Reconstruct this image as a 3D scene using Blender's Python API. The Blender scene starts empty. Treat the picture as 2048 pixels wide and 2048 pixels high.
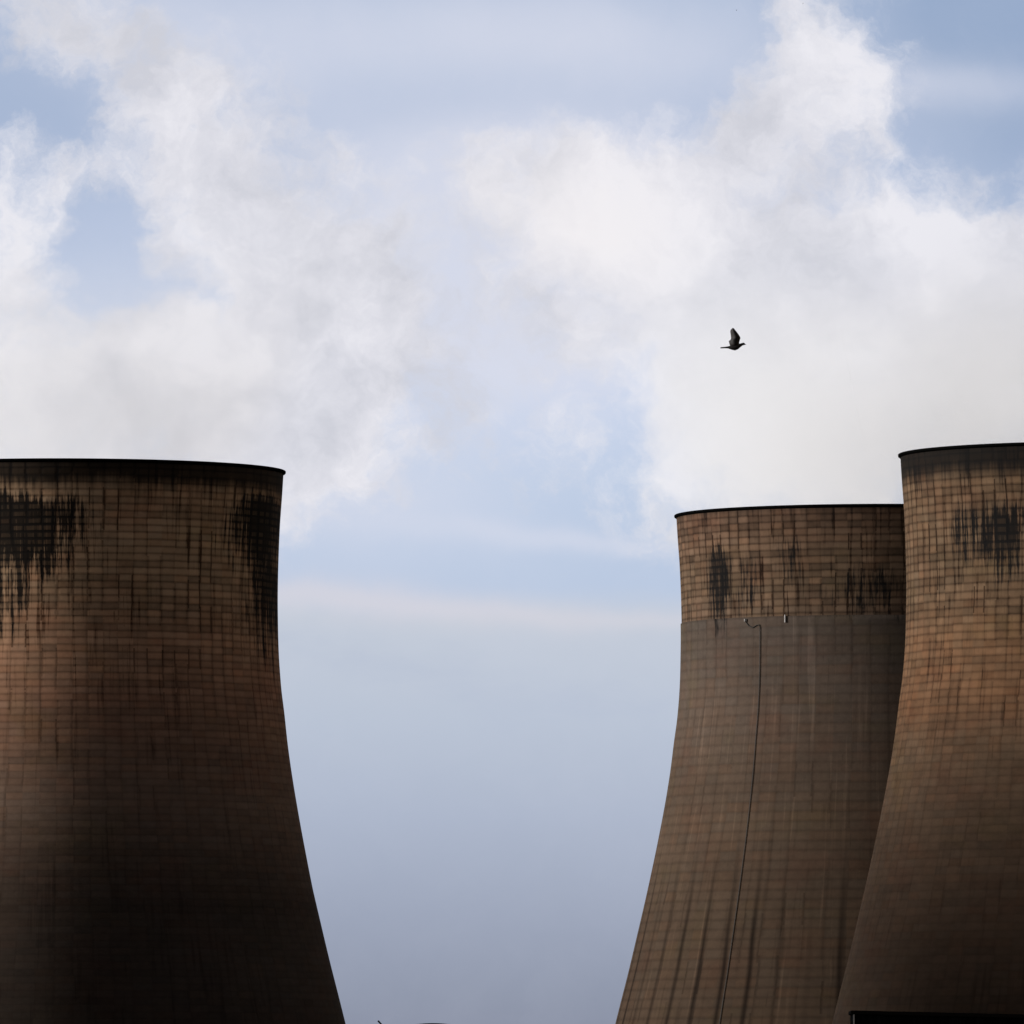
import bpy, bmesh, math, random
from mathutils import Vector, Matrix

random.seed(7)
S = bpy.context.scene
COL = S.collection
RAD = math.radians

# ------------------------------------------------------------------ camera
cam_d = bpy.data.cameras.new("camera")
cam = bpy.data.objects.new("camera", cam_d)
COL.objects.link(cam)
cam.location = (0, 0, 1.7)
PITCH = math.atan(1306 / 24000)
cam.rotation_euler = (RAD(90) + PITCH, 0, 0)
cam_d.sensor_width = 36
cam_d.lens = 24000 / 2048 * 36
cam_d.clip_start = 1
cam_d.clip_end = 40000
S.camera = cam

S.view_settings.view_transform = 'Standard'
S.view_settings.look = 'None'
S.view_settings.exposure = 1.0
S.view_settings.gamma = 1
S.cycles.volume_bounces = 16
S.cycles.max_bounces = 18
S.cycles.use_denoising = True

# ------------------------------------------------------------------ sun
SUN_AZ, SUN_EL = -85, 11          # degrees: azimuth from behind the camera (minus = left), height
sd = bpy.data.lights.new("sun", 'SUN')
sd.energy = 3.0
sd.angle = RAD(20)
sd.color = (1, .96, .92)
sun = bpy.data.objects.new("sun", sd)
COL.objects.link(sun)
to_sun = Vector((math.sin(RAD(SUN_AZ)) * math.cos(RAD(SUN_EL)), -math.cos(RAD(SUN_AZ)) * math.cos(RAD(SUN_EL)), math.sin(RAD(SUN_EL))))
sun.rotation_euler = to_sun.to_track_quat('Z', 'Y').to_euler()
sun.location = (-300, 1500, 400)


# ------------------------------------------------------------------ node helpers
class X:
    """A socket one can calculate with."""
    def __init__(s, t, k): s.t, s.k = t, k
    def m(s, op, *a, clamp=False):
        n = s.t.nodes.new('ShaderNodeMath'); n.operation = op; n.use_clamp = clamp
        for i, v in enumerate((s,) + a): put(s.t, n.inputs[i], v)
        return X(s.t, n.outputs[0])
    def __add__(s, o): return s.m('ADD', o)
    def __radd__(s, o): return s.m('ADD', o)
    def __sub__(s, o): return s.m('SUBTRACT', o)
    def __mul__(s, o): return s.m('MULTIPLY', o)
    def __rmul__(s, o): return s.m('MULTIPLY', o)
    def __truediv__(s, o): return s.m('DIVIDE', o)
    def __rsub__(s, o): return const(s.t, o).m('SUBTRACT', s)
    def rsub(s, o): return const(s.t, o).m('SUBTRACT', s)
    def exp(s): return s.m('EXPONENT')
    def floor(s): return s.m('FLOOR')
    def fract(s): return s.m('FRACT')
    def abs(s): return s.m('ABSOLUTE')
    def mx(s, o): return s.m('MAXIMUM', o)
    def mn(s, o): return s.m('MINIMUM', o)
    def clamp(s): return s.m('ADD', 0.0, clamp=True)
    def step(s, a, b):
        """smooth step: 0 at a, 1 at b"""
        n = s.t.nodes.new('ShaderNodeMapRange'); n.interpolation_type = 'SMOOTHSTEP'; n.clamp = True
        put(s.t, n.inputs['Value'], s)
        lo, hi, o0, o1 = (a, b, 0, 1) if not isinstance(a, X) and not isinstance(b, X) and a <= b else (a, b, 0, 1)
        if not isinstance(a, X) and not isinstance(b, X) and a > b: lo, hi, o0, o1 = b, a, 1, 0
        put(s.t, n.inputs['From Min'], lo); put(s.t, n.inputs['From Max'], hi)
        n.inputs['To Min'].default_value = o0; n.inputs['To Max'].default_value = o1
        return X(s.t, n.outputs['Result'])


def put(t, sock, v):
    if isinstance(v, X): t.links.new(v.k, sock)
    elif isinstance(v, bpy.types.NodeSocket): t.links.new(v, sock)
    else:
        try: sock.default_value = v
        except Exception: sock.default_value = (*v, 1)


def const(t, v):
    n = t.nodes.new('ShaderNodeValue'); n.outputs[0].default_value = v; return X(t, n.outputs[0])


def vec(t, x, y, z=0.0):
    n = t.nodes.new('ShaderNodeCombineXYZ')
    for i, v in enumerate((x, y, z)): put(t, n.inputs[i], v)
    return X(t, n.outputs[0])


def sep(v):
    n = v.t.nodes.new('ShaderNodeSeparateXYZ'); v.t.links.new(v.k, n.inputs[0])
    return [X(v.t, o) for o in n.outputs]


def noise(v, scale=1.0, detail=4.0, rough=.5, dist=0.0, col=False):
    n = v.t.nodes.new('ShaderNodeTexNoise'); n.noise_dimensions = '3D'
    v.t.links.new(v.k, n.inputs['Vector'])
    n.inputs['Scale'].default_value = scale; n.inputs['Detail'].default_value = detail
    n.inputs['Roughness'].default_value = rough; n.inputs['Distortion'].default_value = dist
    return X(v.t, n.outputs['Color' if col else 'Fac'])


def white(v, col=False):
    n = v.t.nodes.new('ShaderNodeTexWhiteNoise'); n.noise_dimensions = '3D'
    v.t.links.new(v.k, n.inputs['Vector'])
    return X(v.t, n.outputs['Color' if col else 'Value'])


def ramp(x, stops, mode='LINEAR'):
    n = x.t.nodes.new('ShaderNodeValToRGB'); x.t.links.new(x.k, n.inputs[0]); r = n.color_ramp; r.interpolation = mode
    while len(r.elements) < len(stops): r.elements.new(1)
    for e, (p, c) in zip(r.elements, stops):
        e.position = p; e.color = (*c, 1) if isinstance(c, (tuple, list)) else (c, c, c, 1)
    return X(x.t, n.outputs[0])


def mix(a, b, f, mode='MIX', t=None):
    t = f.t if isinstance(f, X) else (t or a.t)
    n = t.nodes.new('ShaderNodeMix'); n.data_type = 'RGBA'; n.blend_type = mode
    put(t, n.inputs[0], f); put(t, n.inputs[6], a); put(t, n.inputs[7], b)
    return X(t, n.outputs[2])


def vmath(a, op, b=None):
    n = a.t.nodes.new('ShaderNodeVectorMath'); n.operation = op; put(a.t, n.inputs[0], a)
    if b is not None: put(a.t, n.inputs['Scale'] if op == 'SCALE' else n.inputs[1], b)
    return X(a.t, n.outputs['Value' if op in ('DOT_PRODUCT', 'LENGTH') else 'Vector'])


def gauss(v, cx, cy, rx, ry, rot=0):
    """soft round patch of value 1 at its middle"""
    n = v.t.nodes.new('ShaderNodeMapping'); n.vector_type = 'TEXTURE'; v.t.links.new(v.k, n.inputs[0])
    n.inputs['Location'].default_value = (cx, cy, 0); n.inputs['Rotation'].default_value = (0, 0, RAD(rot))
    n.inputs['Scale'].default_value = (rx, ry, 1)
    o = X(v.t, n.outputs[0])
    return (vmath(o, 'DOT_PRODUCT', o) * -1.0).exp()


def lin(*c):
    return tuple(((x / 255) / 12.92 if x <= 10 else ((x / 255 + .055) / 1.055) ** 2.4) for x in c)


# ------------------------------------------------------------------ sky
# The far sky: a Nishita sky overhead, cloud banks laid out by azimuth and height above the horizon.
W = bpy.data.worlds.new("World"); S.world = W; W.use_nodes = True
T = W.node_tree; T.nodes.clear()
out = T.nodes.new('ShaderNodeOutputWorld'); bg = T.nodes.new('ShaderNodeBackground')
T.links.new(bg.outputs[0], out.inputs[0])
sky = T.nodes.new('ShaderNodeTexSky'); sky.sky_type = 'NISHITA'; sky.sun_disc = False
sky.sun_elevation = RAD(SUN_EL); sky.sun_rotation = RAD(180 + SUN_AZ * 1.0)
sky.air_density = 1; sky.dust_density = 1.5
SKY = 0.05
nish = vmath(X(T, sky.outputs[0]), 'SCALE', SKY)
tc = T.nodes.new('ShaderNodeTexCoord')
d = X(T, tc.outputs['Generated'])
dx, dy, dz = sep(d)
az = dx.m('ARCTAN2', dy) * (180 / math.pi)          # degrees right of north
el = dz.mn(1.0).mx(-1.0).m('ARCSINE') * (180 / math.pi)
U = (az * 418.88 + 1024) / 1000                     # 1 unit = 2.39 degrees
V = ((el - 3.115) * -418.88 + 1024) / 1000          # grows downwards, 0.. near the top of the cloud field
P0 = vec(T, U, V)
# wisps: bend the layout with two sizes of turbulence
w1 = vmath(vmath(noise(P0, 2.2, 5, .55, col=True), 'SUBTRACT', (.5, .5, .5)), 'SCALE', .24)
w2 = vmath(vmath(noise(vmath(P0, 'ADD', (7, 3, 2)), 8, 5, .6, col=True), 'SUBTRACT', (.5, .5, .5)), 'SCALE', .13)
P = vmath(vmath(P0, 'ADD', w1), 'ADD', w2)
Ps = vmath(P0, 'ADD', vmath(w1, 'SCALE', .5))


def blobs(v, L):
    s = None
    for (cx, cy, rx, ry, rot, w) in L:
        g = gauss(v, cx / 1000, cy / 1000, rx / 1000, ry / 1000, rot) * w
        s = g if s is None else s + g
    return s


cum = blobs(P, [(60, 800, 600, 260, 0, 1.0), (560, 760, 340, 220, 10, .75), (680, 570, 270, 130, 42, .75), (430, 400, 330, 150, 46, .85),
                (220, 110, 360, 130, 20, .60), (10, 400, 120, 190, 0, .60), (650, 960, 150, 150, 60, .42), (580, 250, 100, 60, 20, .32),
                (120, 210, 95, 75, 10, -.6), (215, 500, 65, 90, 0, -.95), (60, 300, 60, 50, 0, -.2), (90, 60, 200, 90, 0, .3), (120, 330, 110, 70, 30, .3), (330, 590, 90, 50, 20, -.25), (640, 720, 80, 40, 40, -.25),
                (1640, 110, 150, 190, 25, .85), (1500, 300, 220, 90, -20, .60), (1760, 265, 80, 40, 40, .25), (1200, 350, 260, 60, 8, .45),
                (1180, 440, 380, 130, 14, .85), (1900, 560, 560, 200, 0, .95), (1720, 440, 420, 60, 0, .45), (1760, 860, 520, 240, 0, 1.0), (1420, 720, 160, 120, 0, .5), (1370, 860, 75, 190, 8, .5), (1150, 600, 260, 110, 0, .35)])
veil = blobs(Ps, [(1050, 80, 560, 130, 5, .60), (1050, 320, 560, 110, 12, .60), (1000, 570, 360, 170, 0, .85), (1180, 1075, 300, 26, 2, .40),
                  (700, 1010, 260, 120, 0, .45), (1020, 420, 400, 130, 0, .50), (1900, 165, 250, 50, 0, .35), (350, 100, 400, 140, 20, .35),
                  (1000, 820, 200, 200, 0, .20), (700, 220, 330, 90, 0, -.30), (1050, 650, 200, 130, 0, .4)]) + .13
nz = noise(P, 3.0, 9, .60)
nf = noise(vmath(P, 'ADD', (2, 2, 8)), 11, 7, .62)
nz2 = noise(vmath(P, 'ADD', (3, 9, 5)), 1.5, 5, .5)
cm = (cum * .82 + ((nz - .5) * 1.25 + (nf - .5) * 1.05) * cum.step(-.02, .30)).step(.12, .80) * .96
vm = (veil + (nz2 - .5) * .4 + (nf - .5) * .12).step(0, .95) * .8
base = ramp(V / 2.4, [(0, lin(176, 191, 217)), (.10, lin(178, 192, 218)), (.20, lin(186, 199, 224)), (.32, lin(203, 214, 237)), (.40, lin(190, 205, 229)),
                      (.49, lin(185, 200, 224)), (.56, lin(180, 196, 221))])
edge = blobs(Ps, [(1950, 0, 330, 260, 0, 1), (2060, 250, 200, 240, 0, .6), (60, 200, 260, 260, 0, .5)])
base = mix(base, (*lin(146, 167, 199),), edge.clamp() * .9)
# the low bank of grey haze over the horizon
bankV = V + (noise(vec(T, U * .8, V * 2.5), 2.5, 4, .5) - .5) * .07 + (U - 1.0) * -.03
bank_c = ramp(V / 2.4, [(.49, lin(202, 207, 217)), (.53, lin(193, 201, 215)), (.60, lin(184, 194, 211)), (.68, lin(171, 181, 201)),
                        (.76, lin(156, 165, 185)), (.83, lin(141, 149, 168)), (.88, lin(131, 137, 156)), (1, lin(120, 125, 143))])
bank_c = mix(bank_c, lin(176, 187, 208), (noise(vec(T, U * .8, V * 2.0, 4), 2.4, 5, .55)).step(.46, .70) * V.step(1.9, 1.3) * .5)
low = mix(base, bank_c, bankV.step(1.165, 1.245))
low = mix(low, lin(214, 212, 221), (gauss(Ps, .68, 1.205, .42, .035, 3) + gauss(Ps, 1.3, 1.235, .4, .02, 2) * .5).clamp() * .75)
low = mix(low, lin(218, 221, 235), vm)
shade = noise(vmath(P, 'ADD', (1, 5, 8)), 3.4, 9, .62)
cc = ramp(shade, [(.34, lin(207, 208, 217)), (.47, lin(222, 222, 230)), (.60, lin(237, 236, 242))])
cc = mix(cc, lin(203, 204, 212), blobs(P, [(200, 870, 170, 60, -10, .35), (1950, 800, 160, 260, 20, .55), (100, 640, 200, 50, 0, .25), (250, 60, 300, 80, 10, .3)]).clamp())
cc = mix(cc, lin(246, 242, 243), gauss(P, 1.18, .44, .22, .1, 12) * .7)
cc = mix(cc, lin(240, 240, 245), gauss(P, 1.5, .84, .28, .24, 0) * .9)
low = mix(low, cc, cm)
# the rest of the sky: broken cloud, brighter towards the sun, heavy and dark behind the camera
hi_n = noise(vec(T, dx * 1.0, dy * 1.0, dz * 2.0), 2.2, 6, .55)
hi_c = mix(nish, (.20, .205, .22), hi_n.step(.42, .62))
behind = dy.step(.25, -.5)
hi_c = mix(hi_c, (.078, .078, .087), behind * .92)
ts = vmath(d, 'DOT_PRODUCT', tuple(to_sun))
hi_c = mix(hi_c, (.74, .69, .64), ts.step(.55, .98) * .8)      # bright thin cloud round the veiled sun
full = mix(vmath(low, 'SCALE', .5), hi_c, el.step(6.5, 12).mx(az.abs().step(6, 20)))
full = mix(full, (.012, .012, .011), el.step(.3, -.5))
T.links.new(full.k, bg.inputs[0]); bg.inputs[1].default_value = 1


# ------------------------------------------------------------------ mesh helpers
def obj(name, bm, mat=None, parent=None, smooth=False, loc=None):
    me = bpy.data.meshes.new(name); bm.to_mesh(me); bm.free()
    if mat: me.materials.append(mat)
    if smooth:
        for p in me.polygons: p.use_smooth = True
    o = bpy.data.objects.new(name, me); COL.objects.link(o)
    if parent: o.parent = parent
    if loc: o.location = loc
    return o


def tag(o, label, cat, group=None, kind=None):
    o['label'] = label
    if cat: o['category'] = cat
    if group: o['group'] = group
    if kind: o['kind'] = kind
    return o


def empty(name, loc):
    o = bpy.data.objects.new(name, None); COL.objects.link(o); o.location = loc; return o


def box(bm, lo, hi):
    r = bmesh.ops.create_cube(bm, size=1)
    for v in r['verts']:
        v.co = Vector([(lo[i] + hi[i]) / 2 + v.co[i] * (hi[i] - lo[i]) for i in range(3)])
    return r['verts']


def tube(bm, pts, r, n=8):
    rings = []
    for i, p in enumerate(pts):
        p = Vector(p)
        a = Vector(pts[max(i - 1, 0)]); b = Vector(pts[min(i + 1, len(pts) - 1)])
        q = (b - a).to_track_quat('Z', 'Y')
        rings.append([bm.verts.new(p + q @ Vector((math.cos(2 * math.pi * k / n) * r, math.sin(2 * math.pi * k / n) * r, 0))) for k in range(n)])
    for A, B in zip(rings, rings[1:]):
        for k in range(n): bm.faces.new((A[k], A[(k + 1) % n], B[(k + 1) % n], B[k]))
    bm.faces.new(rings[0][::-1]); bm.faces.new(rings[-1])


PROF = [(0, 51.8), (12, 48.9), (24, 46), (29, 44.75), (34.5, 43.35), (41, 41.8), (47, 40.4), (52, 39.3), (57, 38.25), (63.5, 37.0), (69, 36.1), (74.5, 35.4),
        (78.5, 34.85), (84, 34.42), (91, 34.25), (95, 34.26), (100, 34.38), (105, 34.6), (109.5, 34.92), (114, 35.2)]


def prof(z):
    """smooth radius of a tower at height z (Catmull-Rom through measured points)"""
    for i in range(len(PROF) - 1):
        if z <= PROF[i + 1][0] or i == len(PROF) - 2:
            (z0, r0), (z1, r1) = PROF[i], PROF[i + 1]
            h = z1 - z0; t = (z - z0) / h
            ma = (r1 - PROF[i - 1][1]) / (z1 - PROF[i - 1][0]) if i else (r1 - r0) / h
            mb = (PROF[i + 2][1] - r0) / (PROF[i + 2][0] - z0) if i + 2 < len(PROF) else (r1 - r0) / h
            return (2*t**3 - 3*t*t + 1) * r0 + (t**3 - 2*t*t + t) * h * ma + (3*t*t - 2*t**3) * r1 + (t**3 - t*t) * h * mb


def lathe(sections, n=320):
    """closed ring of profile points (r, z); UV = metres round the tower / 100, height / 100; angle 0 faces south"""
    bm = bmesh.new(); uv = bm.loops.layers.uv.new("UVMap")
    rings = []
    for r, z in sections:
        rings.append([bm.verts.new((r * math.sin(2 * math.pi * k / n), -r * math.cos(2 * math.pi * k / n), z)) for k in range(n)])
    m = len(rings)
    for i in range(m):
        A, B = rings[i], rings[(i + 1) % m]
        za, zb = sections[i][1], sections[(i + 1) % m][1]
        for k in range(n):
            f = bm.faces.new((A[k], A[(k + 1) % n], B[(k + 1) % n], B[k]))
            kk = k - n if k >= n // 2 else k                # the seam is at the back
            a, b = 2 * math.pi * kk / n * .345, 2 * math.pi * (kk + 1) / n * .345
            for lp, c in zip(f.loops, ((a, za / 100), (b, za / 100), (b, zb / 100), (a, zb / 100))): lp[uv].uv = c
    bmesh.ops.recalc_face_normals(bm, faces=bm.faces)
    return bm


# ------------------------------------------------------------------ materials
def pbr(name, col, rough=.8, metal=0, spec=.3):
    m = bpy.data.materials.new(name); m.use_nodes = True
    b = m.node_tree.nodes['Principled BSDF']
    b.inputs['Base Color'].default_value = (*col, 1); b.inputs['Roughness'].default_value = rough
    b.inputs['Metallic'].default_value = metal; b.inputs['Specular IOR Level'].default_value = spec
    return m


def mottled(name, c1, c2, scale, rough=.85):
    m = pbr(name, c1, rough); t = m.node_tree
    tcn = t.nodes.new('ShaderNodeTexCoord')
    n = noise(X(t, tcn.outputs['Object']), scale, 5, .6)
    put(t, t.nodes['Principled BSDF'].inputs['Base Color'], mix(c1, c2, n.step(.35, .65)))
    return m


def concrete(name, seed, zones, colw, rowh, band=(5, 3), patches=(), joint=None, streak=.6, contrast=.3, pale=0.0, ribs=None, gain=1.0):
    """Weathered slip-form concrete. s = metres round the shell, z = height.
    zones: colour by height, lift tones plus shade painted in towards the foot; joint: strength of the board joints by height; patches: soot (s, z, half width, up, down, amount)"""
    m = bpy.data.materials.new(name); m.use_nodes = True; t = m.node_tree
    b = t.nodes['Principled BSDF']; b.inputs['Roughness'].default_value = .9; b.inputs['Specular IOR Level'].default_value = .05
    uvn = t.nodes.new('ShaderNodeUVMap'); uvn.uv_map = "UVMap"
    u, v, _ = sep(X(t, uvn.outputs[0]))
    s, z = u * 100, v * 100
    # joints wander a little
    wob = noise(vec(t, s * .15, z * .15, seed), 1, 3, .5) - .5
    zz = z + wob * .25
    ss = s + (noise(vec(t, s * .05, z * .25, seed + 3), 1, 2, .5) - .5) * .5
    row, col = zz / rowh, ss / colw
    ri, ci = row.floor(), col.floor()
    cell = white(vec(t, ci, ri, seed))
    cell2 = white(vec(t, ci, ri, seed + 11))
    rown = white(vec(t, ri, 3.0, seed))
    grp = white(vec(t, ci, (row / 5 + white(vec(t, ci, 1.0, seed)) * 5).floor(), seed + 5))
    # colour
    bandn = noise(vec(t, s * .006, z * .16, seed + 1), 1, 3, .6) - .5
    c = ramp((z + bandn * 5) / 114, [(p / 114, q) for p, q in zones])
    big = noise(vec(t, s * .05, z * .08, seed + 2), 1, 4, .6)
    fine = noise(vec(t, s * .9, z * 1.1, seed + 4), 1, 4, .65)
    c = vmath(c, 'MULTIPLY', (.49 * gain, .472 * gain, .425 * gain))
    jz = ramp(z / 114, [(p / 114, q) for p, q in joint])
    val = ((cell - .5) * contrast + (rown - .5) * contrast * .6) * (jz * .75 + .25) + ((row.fract() - .5).abs() * -1.0 + .25) * (jz * .28) + ((col.fract() - .5).abs() * -1.0 + .25) * (grp - .2) * (jz * .45) + (big - .5) * .6 + (fine - .5) * .55 + 1.0
    c = vmath(c, 'SCALE', val.mx(.15))
    c = mix(c, vmath(c, 'MULTIPLY', (1.10, .96, .86)), cell2.step(.6, 1) * .4)
    hue = noise(vec(t, s * .09, z * .12, seed + 31), 1, 4, .6)
    c = mix(c, vmath(c, 'MULTIPLY', (1.04, .95, .94)), hue.step(.52, .70))
    c = mix(c, vmath(c, 'MULTIPLY', (.98, 1.0, .92)), hue.step(.47, .30))
    c = mix(c, vmath(c, 'MULTIPLY', (.93, 1.0, 1.06)), cell2.step(.35, .05) * .5)
    # joints
    hj = (row.fract() - .5).abs().step(.24, .47) * (.55 + .5 * noise(vec(t, s * .12, ri * 1.7, seed + 6), 1, 3, .6))
    vw = (grp - .5) * .10 + .42
    vj = (col.fract() - .5).abs().step(vw - .15, vw + .06) * grp.step(.22, .90)
    # short black runs of soot down the joints
    run = white(vec(t, ci, (row / 3.3 + grp).floor(), seed + 8)).step(.72, .93)
    vj2 = (col.fract() - .5).abs().step(.34, .46) * run
    scr = noise(vec(t, s * 3.1, z * .11, seed + 44), 1, 4, .65).step(.60, .72) * noise(vec(t, s * .12, z * .10, seed + 45), 1, 3, .6).step(.45, .62)
    st = noise(vec(t, s * 1.5, z * .085, seed + 7), 1, 3, .55)
    st2 = noise(vec(t, s * .55, z * .05, seed + 9), 1, 2, .5)
    dark = (hj * .50 + vj * .50).mn(1.0) * jz
    dark = dark.mx(vj2 * jz * .9).mx(scr * jz * .85)
    sk = st.step(.53, .69) * st2.step(.38, .60) * streak
    dark = (dark + sk * jz.mx(.35)).mn(.96)
    c = mix(c, vmath(c, 'MULTIPLY', (.15, .11, .085)), dark)
    if pale:
        pl = noise(vec(t, s * 1.1, z * .03, seed + 15), 1, 3, .6).step(.55, .72) * noise(vec(t, s * .2, z * .06, seed + 16), 1, 3, .5).step(.40, .65)
        c = mix(c, vmath(c, 'SCALE', 1.55), pl * pale)
    if ribs:                                                  # broad dirty runs down the shell, where rain water drains
        (za, zb, wr, amt) = ribs
        q = s / wr + (noise(vec(t, s * .03, z * .02, seed + 17), 1, 2, .5) - .5) * .7
        rb = (q.fract() - .5).abs().step(.17, .0) * white(vec(t, q.floor(), 2.0, seed)).step(-.2, .6)
        rb = rb * (.5 + noise(vec(t, s * .8, z * .06, seed + 18), 1, 4, .6))
        c = mix(c, vmath(c, 'MULTIPLY', (.16, .14, .13)), (rb * z.step(za, zb) * amt).clamp())
    # soot
    soot = None
    sn = noise(vec(t, s * 2.4, z * .16, seed + 20), 1, 5, .68)
    sn2 = noise(vec(t, s * .35, z * .2, seed + 21), 1, 4, .6)
    for (ps, pz, w, up, dn, a) in patches:
        ex = ((s - ps).abs() / w).m('POWER', 2.0)
        k1 = (noise(vec(t, s * .8, z * .03, seed + 41), 1, 2, .5) - .5) * 2.0
        k2 = (noise(vec(t, s * 2.1, z * .06, seed + 42), 1, 3, .6) - .5) * 2.2
        dzp = z - pz + k1 * (up + dn) * .22 + k2 * (up + dn) * .18
        a = (k2 * .7 + k1 * .45 + 1.0) * a
        ez = (dzp.mx(0.0) / up).m('POWER', 2.0) + (dzp.mn(0.0) / dn).m('POWER', 2.0)
        g = ((ex + ez) * -1.0).exp() * a
        soot = g if soot is None else soot.mx(g)
    edge_z = 113.4 - band[0] - (noise(vec(t, s * .07, 1.0, seed + 22), 1, 3, .5) - .5) * band[1] * 2 - (st - .5) * 3.0
    top = (z - edge_z).step(-1.8, 2.2) * .97
    if soot is not None:
        sm = (soot + (sn - .5) * 2.1 * soot.step(.04, .45) + (sn2 - .5) * .9 * soot.step(.05, .5)).step(.26, .86)
        hair = noise(vec(t, s * 2.6, z * .07, seed + 23), 1, 3, .6).step(.57, .72) * .30
        sm = sm * hair.rsub(1.0)
        sm = (sm * (cell * .18 + .86) + sm * dark * .9).mn(1.0)
        top = top.mx(sm)
    c = mix(c, (.0035, .0035, .0037), top * .965)
    put(t, b.inputs['Base Color'], c)
    bp = t.nodes.new('ShaderNodeBump'); bp.inputs['Strength'].default_value = .35; bp.inputs['Distance'].default_value = .12
    put(t, bp.inputs['Height'], (hj.mx(vj) * -.8 * jz) + fine * .5)
    t.links.new(bp.outputs[0], b.inputs['Normal'])
    return m


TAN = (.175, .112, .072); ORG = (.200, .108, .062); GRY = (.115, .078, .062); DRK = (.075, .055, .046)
JT = [(0, .16), (40, .22), (62, .38), (76, .7), (90, 1), (114, 1)]
m_left = concrete("stained_shaded_concrete_dark", 1.3, [(0, (.045, .034, .029)), (42, (.055, .041, .035)), (60, (.14, .095, .075)), (76, (.22, .125, .088)), (84, (.29, .172, .116)), (95, (.30, .202, .135)), (112, (.31, .207, .139))],  # low zones near black: shade at the foot is put into the colour
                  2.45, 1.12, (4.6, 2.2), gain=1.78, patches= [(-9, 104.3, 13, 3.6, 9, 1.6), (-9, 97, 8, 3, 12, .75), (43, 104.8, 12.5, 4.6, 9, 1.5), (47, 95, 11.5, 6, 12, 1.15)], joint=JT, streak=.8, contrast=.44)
m_mid = concrete("stained_concrete_brown", 5.1, [(0, GRY), (90, GRY), (100, (.165, .112, .078)), (112, (.16, .10, .072))], 2.3, 1.19, (.7, .9),
                 [(-33.3, 103, 3.6, 4.2, 9, 1.15), (-26, 101, 4, 6, 8, .55), (-3, 99.5, 7, 5, 6, .62), (-17, 106, 5, 4, 8, .48), (-10, 98, 4, 4, 5, .4)], [(0, 1), (114, 1)], .95, .55)
m_mantle = concrete("grey_mantle_concrete", 8.4, [(0, (.060, .040, .029)), (35, (.082, .056, .041)), (60, (.106, .074, .056)), (80, (.124, .092, .077)), (94, (.110, .087, .077))], 3.1, 1.66, (-40, .1),  # lower mantle tones include painted shade
                    [(-33, 94.5, 3, 2, 3.2, .55), (-10, 95, 8, 1, 1.6, .35), (2, 95, 7, 1, 2.2, .4)], [(0, .55), (40, .45), (80, .38), (114, .38)], .5, .10, pale=.9, ribs=(62, 36, 4.4, .85))
m_right = concrete("stained_shaded_concrete_orange", 3.7, [(0, DRK), (40, (.070, .046, .034)), (56, (.094, .062, .044)), (66, (.13, .084, .057)), (74, (.18, .100, .060)), (84, (.182, .108, .066)), (91, (.158, .104, .069)), (112, (.165, .11, .073))],  # orange and brown lift bands, with shade painted into the lowest zones
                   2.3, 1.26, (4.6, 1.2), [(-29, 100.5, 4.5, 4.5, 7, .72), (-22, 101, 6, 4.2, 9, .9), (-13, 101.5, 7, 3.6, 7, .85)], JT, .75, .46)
m_lip = pbr("sooty_rim_concrete", (.0022, .0022, .0022), 1, spec=0)
m_black = pbr("black_cable_sheath", (.012, .011, .01), .7)
m_white = pbr("white_painted_steel", (.30, .285, .275), .6)
m_galv = pbr("galvanised_steel", (.2, .19, .18), .5, .3)


# ------------------------------------------------------------------ cooling towers
def tower(loc, mat, label, dr=0.0, zlo=0.0, slim=0.0):
    root = empty('cooling_tower', loc)
    tag(root, label, 'cooling tower', 'hyperbolic concrete cooling towers')
    zs = [zlo + (112.9 - zlo) * i / 130 for i in range(131)]
    rr = lambda q: prof(q) + dr - slim * min(1, max(0, (82 - q) / 36)) ** 1.3
    sec = [(rr(q), q) for q in zs] + [(rr(q) - .45, q) for q in zs[::-1]]
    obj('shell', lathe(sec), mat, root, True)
    r = prof(113) + dr
    lip = [(r - .45, 112.9), (r + .03, 112.9), (r + .34, 113.1), (r + .38, 113.18), (r + .38, 113.4), (r + .3, 113.46), (r - .45, 113.46)]
    obj('rim', lathe(lip, 320), m_lip, root)
    return root


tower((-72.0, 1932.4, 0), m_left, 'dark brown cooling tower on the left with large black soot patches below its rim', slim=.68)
mid = tower((63.9, 2063.8, 0), m_mid, 'farther cooling tower with a smooth grey lower mantle, rising beside the bigger right tower', .45, 85)
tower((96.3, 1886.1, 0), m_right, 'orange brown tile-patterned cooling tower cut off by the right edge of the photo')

# the reinforcing mantle round the lower shell of the middle tower
zs = [94.7 * i / 110 for i in range(111)]
sec = [(prof(q) + .62, q) for q in zs] + [(prof(q) + .46, q) for q in zs[::-1]]
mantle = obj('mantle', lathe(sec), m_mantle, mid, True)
mantle['label'] = 'smooth grey concrete mantle round the lower shell'


def on_mantle(th, z, off=.75):
    r = prof(z) + off
    return (r * math.sin(th), -r * math.cos(th), z)


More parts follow.
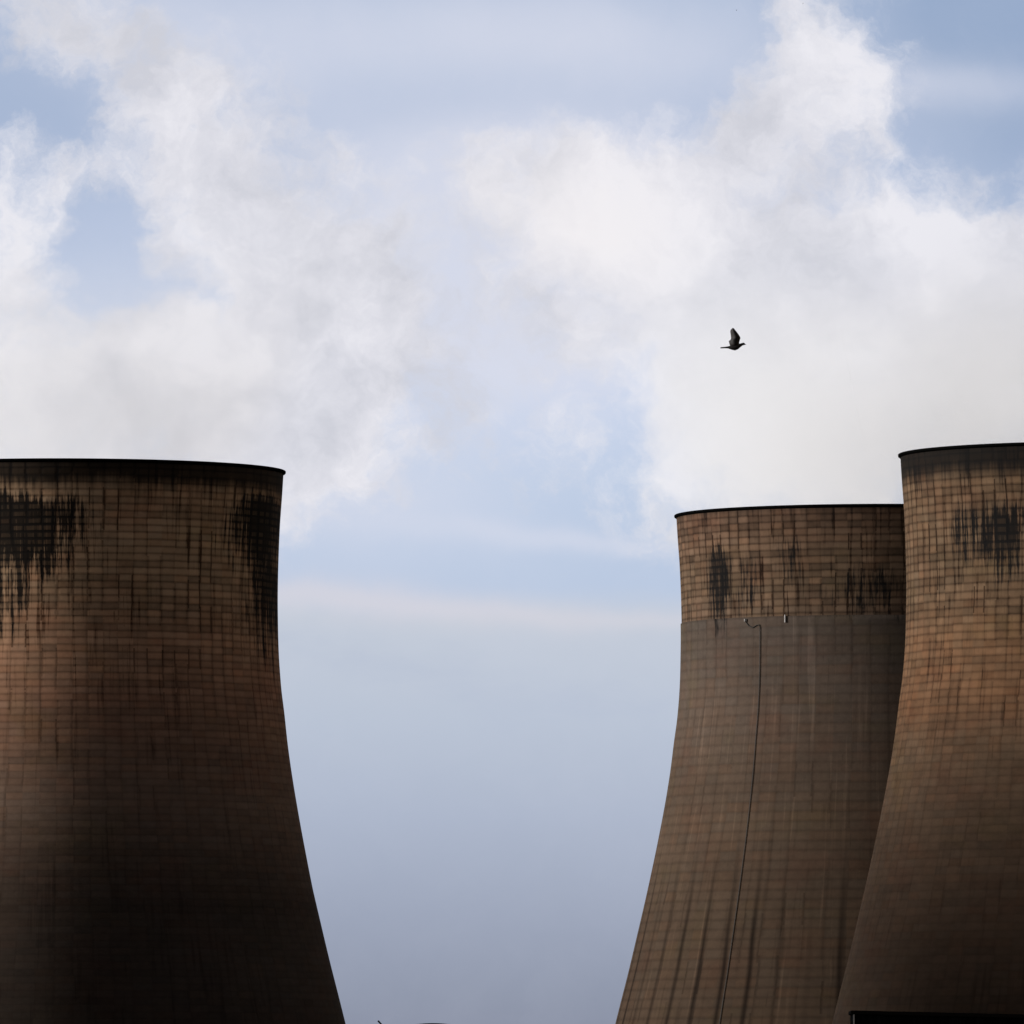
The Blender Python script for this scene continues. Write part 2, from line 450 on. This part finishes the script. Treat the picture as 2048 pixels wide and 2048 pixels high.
bm = bmesh.new()
th0 = -.672
tube(bm, [on_mantle(th0 - .09, 93.9), on_mantle(th0 - .07, 93.2), on_mantle(th0 - .045, 92.9), on_mantle(th0 - .02, 93.3), on_mantle(th0 - .004, 93.35), on_mantle(th0, 92.9)] +
     [on_mantle(th0 + (92 - q) * .0, q) for q in [92 - 92 * i / 60 for i in range(61)]], .07, 6)
obj('conductor_cable', bm, m_black, mid)
bm = bmesh.new(); p = Vector(on_mantle(th0 - .092, 94.2)); box(bm, p - Vector((.22, .25, .25)), p + Vector((.22, .25, .25)))
bmesh.ops.bevel(bm, geom=bm.edges[:], offset=.05, segments=1, affect='EDGES')
obj('junction_box', bm, m_galv, mid)
bm = bmesh.new(); a = on_mantle(-.525, 94.9, .8); b_ = on_mantle(-.525, 93.6, .8); tube(bm, [a, b_], .13, 8)
obj('vent_pipe', bm, m_white, mid)

# ------------------------------------------------------------------ ground and the low buildings
bm = bmesh.new()
bmesh.ops.create_grid(bm, x_segments=8, y_segments=8, size=16000)
ground = obj('ground', bm, mottled('rough_grass', (.028, .032, .014), (.045, .042, .022), .02))
tag(ground, 'rough dark grass round the power station', None, kind='structure')

m_clad = bpy.data.materials.new('black_ribbed_cladding'); m_clad.use_nodes = True
t = m_clad.node_tree; tcn = t.nodes.new('ShaderNodeTexCoord')
ox, oy, oz = sep(X(t, tcn.outputs['Object']))
put(t, t.nodes['Principled BSDF'].inputs['Base Color'],
    mix((.0025, .0025, .0028), (.007, .007, .0075), noise(vec(t, ox * 1.3, oz * .02, 2.0), 1, 4, .6).step(.45, .7)))
t.nodes['Principled BSDF'].inputs['Roughness'].default_value = .9
t.nodes['Principled BSDF'].inputs['Specular IOR Level'].default_value = .02
m_trim = pbr('dark_roof_trim', (.006, .005, .0045), .9, spec=.02)

shed = empty('clad_building', (48.0, 1690, 0))
tag(shed, 'black ribbed shed with a thin white downpipe, at the foot of the right tower', 'building')
bm = bmesh.new()
W_, D_ = 60, 14
pts = []
for i in range(241):                                         # trapezoid ribs across the front wall
    x = W_ * i / 240
    pts.append((x, -.07 if (i // 2) % 2 else 0))
fr = [[bm.verts.new((x, y, zz)) for (x, y) in pts] for zz in (0, 22.9)]
for v in fr[1]: v.co.z = 22.9 - v.co.x * .0235
for i in range(240): bm.faces.new((fr[0][i], fr[0][i + 1], fr[1][i + 1], fr[1][i]))
q = [bm.verts.new(c) for c in ((0, D_, 0), (W_, D_, 0), (W_, D_, 22.9 - W_ * .0235), (0, D_, 22.9))]
bm.faces.new((q[1], q[0], q[3], q[2])); bm.faces.new((fr[0][0], fr[1][0], q[3], q[0])); bm.faces.new((fr[0][-1], q[1], q[2], fr[1][-1]))
bmesh.ops.recalc_face_normals(bm, faces=bm.faces)
obj('wall', bm, m_clad, shed)
bm = bmesh.new()
vs = box(bm, (-.25, -.5, 22.93), (W_ + .25, D_ + .3, 23.42))
for v in vs: v.co.z -= max(v.co.x, 0) * .0235
obj('roof', bm, m_trim, shed)
bm = bmesh.new(); tube(bm, [(.1, -.32, 0), (.1, -.32, 22.85)], .1, 8)
obj('downpipe', bm, m_white, shed)

hut = empty('arched_shed', (-11.2, 1700, 0))
tag(hut, 'dark arched roof just showing between the towers at the bottom edge', 'building')
bm = bmesh.new()
arc = [(-9 + 18 * i / 40, 18.85 + 2.9 * (1 - ((i - 20) / 20) ** 2) ** .75 if 0 < i < 40 else 18.8) for i in range(41)]
A = [bm.verts.new((x, 0, h)) for x, h in arc]; B = [bm.verts.new((x, 40, h)) for x, h in arc]
for i in range(40): bm.faces.new((A[i], A[i + 1], B[i + 1], B[i]))
bm.faces.new(A[::-1]); bm.faces.new(B)
bmesh.ops.recalc_face_normals(bm, faces=bm.faces)
obj('roof', bm, m_trim, hut)
bm = bmesh.new(); box(bm, (-8.9, .1, 0), (8.9, 39.9, 18.79)); obj('wall', bm, m_clad, hut)

bm = bmesh.new(); tube(bm, [(0, 0, 0), (0, 0, 20.9), (-.1, 0, 21.15), (-.75, 0, 21.85)], .12, 8)
tag(obj('pole', bm, m_black, loc=(-18.0, 1680, 0)), 'thin dark slanting pole tip left of the arched roof', 'pole')

# unseen blocks added outside the frame on both sides to shade the tower feet
m_shade_block = mottled('shade_block_grey', (.05, .048, .045), (.09, .085, .08), .05)


def shade_block(x0, x1, y0, y1, h, label):
    root = empty('shade_block', ((x0 + x1) / 2, (y0 + y1) / 2, 0)); tag(root, label, 'building')
    a, b = (x1 - x0) / 2, (y1 - y0) / 2
    bm = bmesh.new(); box(bm, (-a, -b, 0), (a, b, h - 1.2)); obj('wall', bm, m_shade_block, root)
    bm = bmesh.new(); box(bm, (-a - .4, -b - .4, h - 1.2), (a + .4, b + .4, h)); box(bm, (-a * .6, -b * .5, h), (a * .6, b * .5, h + 4)); obj('roof', bm, m_trim, root)


shade_block(-290, -84, 1640, 1862, 84, 'long grey block added out of view on the left to shade the tower feet')
shade_block(82, 260, 1730, 1790, 70, 'long grey block added out of view on the right to shade the tower feet')

# ------------------------------------------------------------------ steam


def steam(name, loc, label, zlo, zhi, r0, spread, lean, dens, fade):
    bm = bmesh.new(); n = 48; rings = []
    for i in range(25):
        z = zlo + (zhi - zlo) * i / 24
        q = max(0, z - 113)
        r = r0 + spread * q + (7 if q > 0 else 0) if q > 0 else r0
        rings.append([bm.verts.new((lean * q + r * math.cos(2 * math.pi * k / n), r * math.sin(2 * math.pi * k / n), z)) for k in range(n)])
    for A, B in zip(rings, rings[1:]):
        for k in range(n): bm.faces.new((A[k], A[(k + 1) % n], B[(k + 1) % n], B[k]))
    bm.faces.new(rings[0][::-1]); bm.faces.new(rings[-1])
    m = bpy.data.materials.new('white_steam'); m.use_nodes = True; t = m.node_tree; t.nodes.clear()
    o = t.nodes.new('ShaderNodeOutputMaterial'); pv = t.nodes.new('ShaderNodeVolumePrincipled'); t.links.new(pv.outputs[0], o.inputs['Volume'])
    pv.inputs['Color'].default_value = (.985, .988, 1.0, 1); pv.inputs['Anisotropy'].default_value = 0
    tcn = t.nodes.new('ShaderNodeTexCoord'); P = X(t, tcn.outputs['Object'])
    x, y, z = sep(P)
    q = (z - 113).mx(0.0)
    xx = x - q * lean
    r = (xx * xx + y * y).m('SQRT')
    re = q * spread + r0 + (noise(P, .075, 5, .6) - .5) * (q * .9 + 2).mn(22.0)
    e = (re - r + (noise(P, .22, 5, .62) - .5) * 9.0).step(-1, 10)
    g = noise(vmath(P, 'ADD', (5, 1, 9)), .05, 4, .6).step(.30, .60) * .7 + .3
    put(t, pv.inputs['Density'], e * g * z.step(fade[1], fade[0]) * dens)
    o = obj(name, bm, m, loc=loc)
    tag(o, label, 'steam', 'steam rising from the towers', 'stuff')


steam('steam_plume', (63.9, 2063.8, 0), 'white steam rising from the mouth of the farther grey-mantled tower', 108, 165, 34, .28, -.05, .024, (121, 158))
steam('steam_plume', (-72, 1932.4, 0), 'white steam rising from the mouth of the left tower', 108, 165, 33.5, .42, .1, .012, (116, 154))
steam('steam_plume', (96.3, 1886.1, 0), 'white steam rising from the mouth of the right tower', 108, 160, 33.5, .3, .1, .016, (117, 150))


# ------------------------------------------------------------------ birds
def bird_mesh():
    """pigeon in side view flying towards +X, wings raised; length 0.36 m; one skin"""
    bm = bmesh.new()
    secs = [(-.185, -.006, .024, .009), (-.12, -.004, .020, .011), (-.075, -.003, .024, .016), (-.035, -.006, .036, .030), (.02, -.008, .044, .042), (.065, .004, .040, .038),
            (.10, .022, .028, .026), (.125, .034, .020, .019), (.145, .040, .019, .019), (.160, .037, .013, .012), (.172, .030, .005, .004), (.182, .027, .002, .0015)]
    n = 12; rings = []
    for x, z, ry, rz in secs:
        rings.append([bm.verts.new((x, ry * math.cos(2 * math.pi * k / n), z + rz * math.sin(2 * math.pi * k / n))) for k in range(n)])
    for A, B in zip(rings, rings[1:]):
        for k in range(n): bm.faces.new((A[k], A[(k + 1) % n], B[(k + 1) % n], B[k]))
    bm.faces.new(rings[0]); bm.faces.new(rings[-1][::-1])
    # wings: chord sections from shoulder to tip (x lead, x trail, height, thickness)
    W = [(.080, -.045, .02, .014), (.080, -.055, .06, .010), (.090, -.060, .093, .009), (.098, -.032, .115, .008), (.095, -.025, .135, .007), (.078, -.026, .165, .006),
         (.062, -.028, .187, .005), (.045, -.030, .21, .004), (.028, -.032, .232, .003), (.015, -.028, .25, .002), (-.002, -.018, .264, .0015)]
    for sgn in (1, -1):
        R = []
        for xl, xt, h, th in W:
            y = sgn * (.028 + h * .30)
            xm = xl * .6 + xt * .4
            R.append([bm.verts.new((xl, y, h)), bm.verts.new((xm, y + sgn * th, h + th)), bm.verts.new((xt, y, h - .004)), bm.verts.new((xm, y - sgn * th, h - th))])
        for A, B in zip(R, R[1:]):
            for k in range(4): bm.faces.new((A[k], A[(k + 1) % 4], B[(k + 1) % 4], B[k]))
        bm.faces.new(R[0]); bm.faces.new(R[-1])
    bmesh.ops.recalc_face_normals(bm, faces=bm.faces)
    return bm


m_bird = mottled('dark_plumage', (.004, .0035, .003), (.011, .008, .007), 14, .7)
bird = obj('bird', bird_mesh(), m_bird, smooth=True)


def at(px, py, D):
    """point at depth D seen at (px, py) of the 2048 photo"""
    c, s_ = math.cos(PITCH), math.sin(PITCH)
    a, b = (px - 1024) / 24000, (1024 - py) / 24000
    k = D / (c - b * s_)
    return Vector((a * k, D, 1.7 + k * (s_ + b * c)))


bird.location = at(1467, 694, 170)
bird.rotation_euler = (0, RAD(-2), RAD(3))
tag(bird, 'dark pigeon with raised wings flying right above the far tower', 'bird', 'birds in the sky')
for px, py, D, lab in ((1473, 21, 2300, 'tiny distant dark bird near the top edge, the lower left of two specks'), (1606, 7.5, 2700, 'faint speck of a bird right at the top edge in white cloud')):
    o = bird.copy(); COL.objects.link(o); o.location = at(px, py, D); o.rotation_euler = (0, 0, RAD(70)); o['label'] = lab
